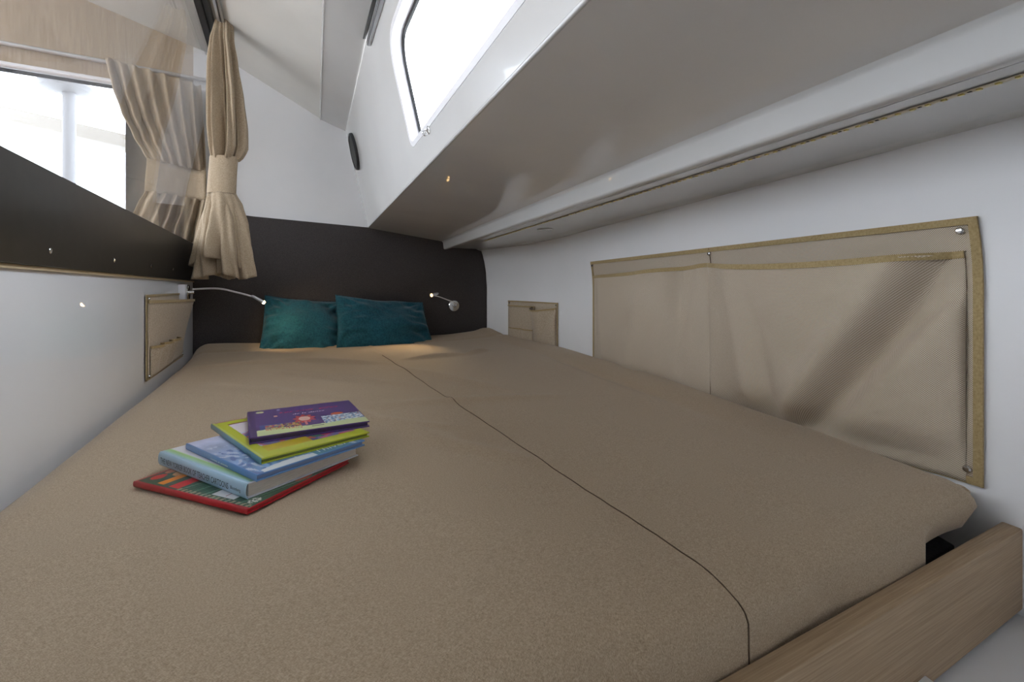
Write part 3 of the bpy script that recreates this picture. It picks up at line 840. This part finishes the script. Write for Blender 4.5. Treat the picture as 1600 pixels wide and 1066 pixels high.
# its twin rail on the ceiling
for k, off in enumerate((.150, .175)):
    q0 = lw(.10, 2.118-.012*k, off-.0); 
rl = prism('curtain_rail', [lw(.25, 2.030, .146), lw(.25, 2.026, .172), lw(.25, 2.047, .172), lw(.25, 2.052, .146)], LD*3.5, alu, None, .002)
prism('groove', [lw(.249, 2.0285, .156), lw(.249, 2.0265, .163), lw(.249, 2.031, .163), lw(.249, 2.033, .156)], LD*3.502, darkmetal, rl)
setp(rl, 'white aluminium curtain rail on the ceiling above the corner curtain', 'curtain rail')

# saloon curtain behind the glass, on a rail on the oak wall
ru = hbhit(0, 62, .03)
def hu(px, off=.03): 
    k = (px-CX)/F; p = hbhit(px, 300, off); return (p-HC-HN*off).dot(HD)
railz = 1.942
ra = hb(-3, railz+.012, .018); rb = hb(.06, railz-.012, .018)
rl2 = tube('curtain_rail', [ra, ra.lerp(rb, .5), rb], .009, alu); setp(rl2, 'slim silver curtain rail on the oak wall behind the glass', 'curtain rail')
cur2 = empty('curtain', hb(hu(270), 1.0, .05), 'beige linen curtain with wide tie band seen through the glass, hanging on the oak wall', 'curtain')
ctab = [(1.93, 166, 314), (1.88, 171, 315), (1.80, 179, 317), (1.70, 192, 319), (1.60, 210, 321), (1.52, 226, 322), (1.50, 231, 321)]
def sheetc(tab, npl, ampf, seed, zjit=None):
    hi, lo = tab[0][0], tab[-1][0]
    T = [(-z, l, r) for z, l, r in tab]
    def fn(a, b):
        z = hi+(lo-hi)*b
        l, r = interp(T, -z)
        ul, ur_ = hu(l, .05), hu(r, .05)
        e = ampf(b); ph = 2*math.pi*npl*a
        u = ul+(ur_-ul)*(a+.012*math.sin(ph*1.0+seed)*(1-b))
        off = .05+e*(.5+.5*math.sin(ph+seed+.9*math.sin(a*5+seed)))+.006*noise.noise(Vector((a*9, b*4, seed)))
        if zjit: z += zjit(a, b)
        return hb(u, z, off)
    return fn
c1 = gridf('cloth_upper', sheetc(ctab, 7, lambda b: .028+.035*b*(1-b)*2, .5, lambda a, b: (-.020*a+.012*abs(math.sin(20*a)))*(1-b)-.035*(a)*(1)), 130, 40, linenc, cur2); solid(c1, .002, 0)
bt = [(1.50, 231, 321), (1.42, 229, 322), (1.35, 228, 322)]
c2 = gridf('tieback', sheetc(bt, 1, lambda b: .03, 1.0, lambda a, b: -.03*a), 20, 6, linenc, cur2); solid(c2, .006, 1); c2['label'] = 'flat fabric band'
bt2 = [(1.355, 228, 322), (1.28, 215, 318), (1.18, 200, 312), (1.05, 188, 306)]
c3 = gridf('skirt', sheetc(bt2, 6, lambda b: .03+.04*b, 2.0, lambda a, b: -.03*a*(1-b)), 110, 26, linenc, cur2); solid(c3, .002, 0)

# ------------------------------------------------------------------ speaker, latch, blind track, LED tape, cover disc
spc = hit(555, 237, E0, AN)
spk = empty('speaker', spc, 'round black flush speaker on the white side panel near the bulkhead', 'speaker')
rs_ = .096
lathe('rim', spc, AN, [(rs_, 0), (rs_, .008), (rs_*.97, .014), (rs_*.88, .015), (rs_*.86, .011)], rubber, spk, 48)
grille = noise_tint(M_('speaker_grille', rough=.6), srgb(30, 32, 31), srgb(58, 60, 58), 500, bump=.4).m
lathe('grille', spc, AN, [(rs_*.86, .006), (rs_*.86, .0105), (rs_*.6, .0125), (rs_*.2, .0135)], grille, spk, 48)
lt = hit(670, 203, E0, AN)
la_ = empty('hook', lt, 'small chrome hook below the lower corner of the hatch window', 'hook')
lathe('base', lt, AN, [(.011, 0), (.011, .002), (.008, .003)], chrome, la_, 20)
tube('hook_arm', smoothpath([lt+AN*.002, lt+AN*.012, lt+AN*.018-ay*.006, lt+AN*.014-ay*.013, lt+AN*.008-ay*.012], 5), .002, chrome, la_, 8)
for (q1, q2, wd, lab, mt) in (((579, 68), (599, 0), .018, 'wide aluminium blind track above the hatch window', alu), ((572, 60), (588, 0), .006, 'thin grey blind track beside the wide one', darkmetal)):
    A_ = a2(hit(q1[0], q1[1], E0, AN)); B_ = a2(hit(q2[0], q2[1], E0, AN)); B_ = ext(A_, B_, 2.9)
    dv = (Vector(B_)-Vector(A_)).normalized(); nv = Vector((-dv.y, dv.x))*wd/2
    pts4 = [a3(A_[0]+nv.x, A_[1]+nv.y), a3(B_[0]+nv.x, B_[1]+nv.y), a3(B_[0]-nv.x, B_[1]-nv.y), a3(A_[0]-nv.x, A_[1]-nv.y)]
    t_ = prism('blind_track', pts4, AN*.012, mt, None, .002); setp(t_, lab, 'blind track')
    if wd > .01:
        for kk in (-.25, .25):
            m_ = [a3(A_[0]+nv.x*(kk*2+s), A_[1]+nv.y*(kk*2+s), .0122) for s in (.12, -.12)]+[a3(B_[0]+nv.x*(kk*2+s), B_[1]+nv.y*(kk*2+s), .0122) for s in (-.12, .12)]
            prism('groove', m_, AN*.0006, darkmetal, t_)
# LED tape on the side soffit
ledo = empty('led_strip', (rwx(1)-.2, 1.0, 1.15), 'unlit led tape stuck along the soffit behind the cornice', 'light strip')
def LT(d, dx=0, z=1.1488): return Vector((.333+.386*(1.21-d)+dx+.005, d, z))
vs = []; fs = []; n = 40
for i in range(n+1):
    d = 2.47-2.5*i/n; vs += [LT(d, -.0055), LT(d, .0055), LT(d, .0055, 1.1478), LT(d, -.0055, 1.1478)]
for i in range(n):
    for k in range(4): fs.append((4*i+k, 4*i+(k+1) % 4, 4*i+4+(k+1) % 4, 4*i+4+k))
mk('tape', vs, fs, ledtape, ledo, False)
bmA = bmesh.new(); bmB = bmesh.new()
def bb(bm, c, sx, sy, sz):
    r = bmesh.ops.create_cube(bm, size=1); bmesh.ops.scale(bm, vec=(sx, sy, sz), verts=r['verts'])
    bmesh.ops.rotate(bm, cent=(0, 0, 0), matrix=Matrix.Rotation(math.atan(.386), 3, 'Z'), verts=r['verts']); bmesh.ops.translate(bm, vec=c, verts=r['verts'])
i = 0; d = 2.45
while d > .35:
    bb(bmA, LT(d, 0, 1.1470), .005, .005, .0016)
    if i % 3 == 0: bb(bmB, LT(d-.008, 0, 1.1474), .003, .004, .001)
    i += 1; d -= .0167
o = bmo('led_chips', bmA, led, ledo); o['kind'] = 'stuff'
o = bmo('resistors', bmB, ledpart, ledo); o['kind'] = 'stuff'
cd = P(852, 358, .25*F/92)
cd.z = 1.149
cv = lathe('cover_disc', cd, (0, 0, -1), [(.034, 0), (.034, .002), (.030, .004), (.004, .0045)], gelcoat, None, 32)
setp(cv, 'small flat white cover disc under the side soffit', 'cover')

# ------------------------------------------------------------------ books
bookm = M_('printed_cover', rough=.28, coat=.3, coatr=.12)
at = bookm.node('ShaderNodeAttribute', attribute_name='print'); bookm.link(at.outputs['Color'], bookm.b.inputs['Base Color']); bookm = bookm.m
pagem = noise_tint(M_('paper_pages', rough=.8), srgb(222, 214, 204), srgb(198, 188, 178), 60, stretch=(1, 1, 40)).m
def colmat(nm, c, rough=.35): return M_(nm, srgb(*c), rough, coat=.25, coatr=.15).m
def rgb(c): return srgb(*c)
def textobj(s, size, mat, origin, xdir, ydir, parent, squeeze=1.0, shear=0, name='lettering', lift=.0004):
    cu = bpy.data.curves.new(name, 'FONT'); cu.body = s; cu.size = size; cu.shear = shear; cu.resolution_u = 2; cu.offset = .0
    tmp = bpy.data.objects.new('tmp', cu); C.objects.link(tmp)
    dg = bpy.context.evaluated_depsgraph_get(); dg.update()
    me = bpy.data.meshes.new_from_object(tmp.evaluated_get(dg)); bpy.data.objects.remove(tmp)
    xdir = xdir.normalized(); ydir = ydir.normalized(); nz = xdir.cross(ydir)
    for v in me.vertices:
        v.co = Vector(origin)+xdir*v.co.x*squeeze+ydir*v.co.y+nz*lift
    me.materials.clear(); me.materials.append(mat); me.name = name
    o = bpy.data.objects.new(name, me); C.objects.link(o); o.parent = parent; me.transform(Matrix.Translation(-Vector(parent.location)))
    return o
def book(F2, L2, wdt, z0, th, paint, cover, spine, label, res=(130, 90), back_round=False, ct=.0022, inset=.003, pg=None):
    """F2 near corner of the spine, L2 far-left end of the spine; wdt = width to the right of the spine"""
    F2 = Vector((*F2, 0)); L2 = Vector((*L2, 0)); X = (L2-F2); ln = X.length; X.normalize(); Y = Vector((X.y, -X.x, 0))
    if Y.x < 0: Y = -Y
    e = empty('book', (F2.x, F2.y, z0), label, 'book', 'picture books piled on the bed')
    def Q(a, b, z): v = F2+X*a*ln+Y*b*wdt; v.z = z0+z; return v
    # page block
    prism('pages', [Q(inset/ln, .01, ct), Q(1-inset/ln, .01, ct), Q(1-inset/ln, 1-inset/wdt, ct), Q(inset/ln, 1-inset/wdt, ct)], (0, 0, th-2*ct), pg or pagem, e)
    prism('back_cover', [Q(0, 0, 0), Q(1, 0, 0), Q(1, 1, 0), Q(0, 1, 0)], (0, 0, ct), cover, e, .0007)
    prism('front_cover', [Q(0, 0, th-ct), Q(1, 0, th-ct), Q(1, 1, th-ct), Q(0, 1, th-ct)], (0, 0, ct), cover, e, .0007)
    # spine
    n = 8; vs = []; fs = []
    for k in range(n+1):
        a = math.pi*k/n; bul = (.004 if th > .015 else .0012)
        off = -bul*math.sin(a)/wdt; z = th*(1-math.cos(a))/2
        vs += [Q(0, off, z), Q(1, off, z)]
    for k in range(n): fs.append((2*k, 2*k+1, 2*k+3, 2*k+2))
    s = mk('spine', vs, fs, spine, e); solid(s, .0012, 0)
    # printed face
    nu, nv = res; vs = [Q(.004+.992*i/nu, .004+.992*j/nv, th+.0003) for j in range(nv+1) for i in range(nu+1)]
    fs = [(j*(nu+1)+i, j*(nu+1)+i+1, (j+1)*(nu+1)+i+1, (j+1)*(nu+1)+i) for j in range(nv) for i in range(nu)]
    o = mk('cover_print', vs, fs, bookm, e, False)
    at = o.data.attributes.new('print', 'FLOAT_COLOR', 'CORNER')
    if o.data.polygons[0].normal.z < 0:
        o.data.flip_normals()
    buf = []
    cols = {}
    for p in o.data.polygons:
        i = p.index % nu; j = p.index//nu
        c = rgb(paint((i+.5)/nu, (j+.5)/nv)); buf += list(c)*4
    at.data.foreach_set('color', buf)
    return e, Q, X, Y
def nz(x, y, s=0): return noise.noise(Vector((x, y, s)))
def ell(a, b, ca, cb, ra, rb): return ((a-ca)/ra)**2+((b-cb)/rb)**2 < 1
# a: 0 = near end of spine .. 1 = far left end; b: 0 = spine .. 1 = fore edge
def pt_red(a, b):
    # green striped sports cartoon; spine at near-left edge, stripes run across
    c = (52, 92, 66)
    if a > .985 or b < .012: return (180, 30, 42)
    if b < .05: c = (170, 158, 130)
    if int((a*48+b*8)) % 2 == 0: c = (38, 76, 54)
    if (a*60+b*10) % 6 < .5: c = (120, 160, 134)
    if a > .62: c = (60, 84, 68) if b < .7 else (44, 72, 58)
    if ell(a, b, .93, .12, .035, .06): c = (196, 52, 46)
    if ell(a, b, .95, .24, .03, .05): c = (206, 130, 96)
    if max(abs(a-.80)*1.2, .35*abs(b-.14)) < .036 and b < .23: c = (232, 138, 44)
    if ell(a, b, .86, .25, .045, .07): c = (212, 160, 116)
    if max(abs(a-.67)*1.1, .45*abs(b-.13)) < .045 and b < .22: c = (206, 30, 36)
    if ell(a, b, .70, .27, .06, .06): c = (206, 160, 110)
    if ell(a, b, .84, .42, .03, .05): c = (34, 40, 48)
    if ell(a, b, .83, .42, .014, .03): c = (228, 228, 230)
    if ell(a, b, .66, .40, .04, .05): c = (40, 46, 60)
    if ell(a, b, .66, .40, .018, .03): c = (228, 228, 230)
    if ell(a, b, .95, .45, .02, .03): c = (220, 220, 224)
    if abs(b-.26-.0*a) < .012 and .40 < a < .62: c = (206, 214, 204)
    if .17 < a < .36 and .05 < b < .22+.25*(.36-a): c = (226, 226, 230)
    if .255 < a < .262 and .07 < b < .2: c = (150, 60, 70)
    if ell(a, b, .05, .10, .03, .05) and nz(a*60, b*60) > -.1: c = (214, 214, 206)
    if ell(a, b, .06, .55, .045, .09): c = (196, 84, 46)
    if ell(a, b, .07, .62, .03, .05): c = (214, 176, 130)
    return c
def pt_ny(a, b):
    # white jacket with blue band and green stripe next to the spine
    if b < .012: return (166, 204, 226)
    if b < .060: f = (b-.012)/.048; return (166-6*f, 204-4*f, 206-96*f)
    if b < .07: return (190, 214, 168)
    return (226, 224, 230)
def pt_winter(a, b):
    n1 = nz(a*5, b*7, 4); n2 = nz(a*16+2*n1, b*26, 9)
    c = [150, 178, 218]
    t = max(0, min(1, (a-.2)*1.3)); c = [110+80*t, 148+46*t, 196+26*t]
    c = [x+44*n1+34*n2*(1.3-a) for x in c]
    if n2 > .28 and a < .75: c = [196, 206, 226]
    if n2 < -.30 and a < .6: c = [84, 112, 178]
    if .05 < b < .55 and a < .035+.05*math.sin(b*5): c = [214, 220, 230]
    if .52 < b < .86 and a < .15: c = [86, 138, 170]
    if abs(b-.62-.08*math.sin(a*8)) < .012 and a > .1 and a < .3: c = [206, 212, 228]
    if abs(a-.80) < .022 and .25 < b < .32: c = [60, 64, 96]
    if abs(a-.72) < .012 and .27 < b < .36: c = [50, 54, 86]
    return tuple(max(0, min(255, x)) for x in c)
def pt_green(a, b):
    c = (188, 196, 44)
    if .10 < b < .93 and .10 < a < .90:
        c = (222, 214, 220)
        if a < .62:
            n1 = nz(a*7, b*7, 2); n2 = nz(a*14, b*14, 5)
            c = (122, 118, 168)
            if n1 > .1: c = (200, 110, 150)
            if n1 > .3: c = (190, 200, 222)
            if n1 < -.2: c = (80, 84, 150)
            if n2 > .3: c = (216, 90, 70)
            if a < .22 and b < .5: c = (198, 176, 36)
            if ell(a, b, .38, .25, .09, .16): c = (226, 160, 66)
            if ell(a, b, .40, .10, .05, .08): c = (70, 40, 40)
            if ell(a, b, .26, .62, .12, .11): c = (70, 130, 110)
            if ell(a, b, .26, .62, .06, .06): c = (232, 204, 90)
            if ell(a, b, .20, .68, .05, .05): c = (206, 44, 84)
        if a > .88: c = (150, 80, 110)
    if a > .985: c = (160, 78, 104)
    if b < .02: c = (196, 206, 110)
    if ell(a, b, .93, .52, .015, .05) and nz(a*90, b*90) > 0: c = (90, 104, 40)
    return c
def pt_purple(a, b):
    # here a = 0 is the near edge, 1 the far edge, b = 0 spine .. 1 fore edge
    c = (84, 56, 122)
    hor = .17+.03*math.sin(b*9)
    if b > .02 and a < hor: c = (206, 216, 160)
    if b < .05: c = (72, 48, 108)
    if .08 < b < .27 and hor < a < .36: c = (56, 84, 156)
    if .12 < b < .42 and hor-.05 < a < .33:
        q = nz(b*40, a*22, 3)
        if q > .12: c = (206, 150, 96)
        elif q > .02: c = (160, 190, 60)
        elif q < -.25: c = (188, 66, 60)
    if .62 < b < .99 and hor-.02 < a < .42:
        c = (170, 200, 222); q = nz(b*40, a*22, 8)
        if q > .18: c = (84, 120, 170)
        elif q < -.18: c = (222, 228, 236)
        elif abs(q) < .03: c = (206, 120, 60)
    if ell(a, b, .46, .78, .05, .06): c = (212, 100, 60)
    # plain generic red flower motif
    rr = math.hypot((a-.42)/.17, (b-.47)/.105); an = math.atan2((a-.42)/.17, (b-.47)/.105)
    if rr < .85+.15*math.sin(9*an): c = (196, 62, 62)
    if rr < .5: c = (236, 196, 180)
    if abs(b-.47) < .012 and .18 < a < .32: c = (222, 130, 130)
    if ell(a, b, .90, .10, .045, .035): c = (196, 196, 150)
    if ell(a, b, .66, .23, .035, .018): c = (216, 160, 140)
    if ell(a, b, .92, .27, .03, .016): c = (150, 150, 196)
    if abs(a-.10) < .014 and .50 < b < .61: c = (60, 60, 60)
    return c
red_c = colmat('red_cover', (186, 24, 40)); blue_c = colmat('pale_blue_jacket', (176, 210, 234)); white_c = colmat('white_jacket', (214, 214, 224))
mid_c = colmat('blue_cover', (104, 148, 204)); green_c = colmat('lime_cover', (184, 194, 52)); teal_sp = colmat('teal_spine', (104, 150, 160)); pur_c = colmat('purple_cover', (84, 54, 122))
ink = M_('dark_ink', srgb(48, 62, 84), .5).m; ink_w = M_('white_ink', srgb(226, 236, 236), .5).m; ink_r = M_('red_ink', srgb(232, 48, 96), .5).m; ink_b = M_('black_ink', srgb(36, 40, 40), .5).m; ink_l = M_('pale_ink', srgb(236, 226, 240), .5).m
def pix(px, py, z): v = P(px, py, (EYE-z)*F/(py-HY)); return (v.x, v.y)
zb0 = TOP+.004
e1, Q1, X1, Y1 = book(pix(388, 804, zb0), pix(210, 760, zb0), .190, zb0, .0075, pt_red, red_c, red_c, 'red edged hardcover with green striped football cartoon cover, bottom of the pile', (150, 110), pg=colmat('pages_red', (150, 26, 36)), inset=.0015)
z2 = zb0+.0080
e2, Q2, X2, Y2 = book(pix(388, 780, z2), pix(252, 726, z2), .190, z2, .0215, pt_ny, white_c, blue_c, 'thick white book with pale blue spine titled THE NEW YORKER BOOK OF TEACHER CARTOONS', (60, 100), ct=.002)
z3 = z2+.0220
e3, Q3, X3, Y3 = book(pix(402, 753, z3), pix(292, 702, z3), .178, z3, .0095, pt_winter, mid_c, mid_c, 'thin blue snowy picture book in the middle of the pile', (140, 110), pg=colmat('pages_blue', (120, 140, 176)))
z4 = z3+.0100
e4, Q4, X4, Y4 = book(pix(409, 726, z4), pix(331, 670, z4), .172, z4, .0085, pt_green, green_c, teal_sp, 'lime green bordered picture book, second from the top', (130, 100), pg=colmat('pages_shade_olive', (112, 120, 40)))  # page block coloured dark olive for the shade between the covers
z5 = z4+.0090
e5, Q5, X5, Y5 = book(pix(391, 695, z5), pix(387.5, 652.5, z5), .185, z5, .0105, pt_purple, pur_c, pur_c, 'small purple picture book on top of the pile', (100, 140), ct=.0022, pg=colmat('pages_shade_violet', (52, 34, 84)))  # dark violet on the pages paints in the shaded gap under the cover
# lettering
xd = (Q2(0, 0, 0)-Q2(1, 0, 0)).normalized(); up = Vector((0, 0, 1)); outw = -Y2
o_ = Q2(.965, 0, .0063)+outw*.0042
textobj('THE NEW YORKER BOOK OF TEACHER CARTOONS', .0125, ink, o_, xd, up, e2, squeeze=.0, lift=.0006)
bpy.data.objects.remove([c for c in e2.children if c.name.startswith('lettering')][0])
def fit_text(s, size, mat, origin, xd_, yd_, parent, length, shear=0, lift=.0006):
    o = textobj(s, size, mat, Vector((0, 0, 0)), Vector((1, 0, 0)), Vector((0, 1, 0)), parent, shear=shear, lift=0)
    me = o.data; me.transform(Matrix.Translation(Vector(parent.location)))
    x1 = max(v.co.x for v in me.vertices); k = length/x1
    nzv = xd_.cross(yd_)
    for v in me.vertices: v.co = Vector(origin)+xd_*v.co.x*k+yd_*v.co.y+nzv*lift
    me.transform(Matrix.Translation(-Vector(parent.location))); return o
ln2 = (Q2(1, 0, 0)-Q2(0, 0, 0)).length
fit_text('THE NEW YORKER BOOK OF TEACHER CARTOONS', .0125, ink, o_, xd, up, e2, ln2*.80)
fit_text('Bloomberg', .0065, ink, Q2(.145, 0, .0085)+outw*.0042, xd, up, e2, ln2*.10)
xd3 = (Q3(0, 0, 0)-Q3(1, 0, 0)).normalized()
fit_text("l'hiver", .020, ink_w, Q3(.035, .55, .0095+.0004), Y3, X3, e3, .055, .1)
fit_text("contes et saisons", .0045, ink_w, Q3(.60, 0, .0028)-Y3*.0014, xd3, up, e3, .055)
xd4 = (Q4(0, 0, 0)-Q4(1, 0, 0)).normalized()
fit_text('Lison', .0065, ink_b, Q4(.24, 0, .0018)-Y4*.0014, xd4, up, e4, .020)
fit_text('Les amis', .012, ink_r, Q5(.74, .26, .0109), Y5, X5, e5, .062, .4)
fit_text('Co', .014, ink_r, Q5(.73, .62, .0109), Y5, X5, e5, .040, .3)
fit_text('de la danse', .0105, ink_l, Q5(.62, .38, .0109), Y5, X5, e5, .056, .2)

# ------------------------------------------------------------------ outside, seen through the saloon window
o = mk('deck', [(-9, 3.4, .95), (-1.4, 3.4, .95), (-1.4, 14, .95), (-9, 14, .95)], [(0, 1, 2, 3)], deckm, None, False); solid(o, .05); setp(o, kind='structure')
pole = empty('furler_pole', P(105, 400, 3.6), 'white pole with a round drum on top standing outside the window', 'pole')
zt_ = P(106, 140, 3.6).z; pc = P(108, 300, 3.6)
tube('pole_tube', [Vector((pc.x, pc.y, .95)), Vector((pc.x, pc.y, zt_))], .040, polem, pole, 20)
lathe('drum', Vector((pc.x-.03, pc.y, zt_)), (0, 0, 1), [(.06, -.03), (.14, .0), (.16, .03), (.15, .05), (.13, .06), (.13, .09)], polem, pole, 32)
cb = prism('coaming', [P(-60, 150, 5.5), P(230, 218, 5.5), P(230, 238, 5.5), P(-60, 172, 5.5)], (0, .6, 0), beige, None, .01)
setp(cb, 'pale beige beam of the foredeck seen outside the window', 'beam')
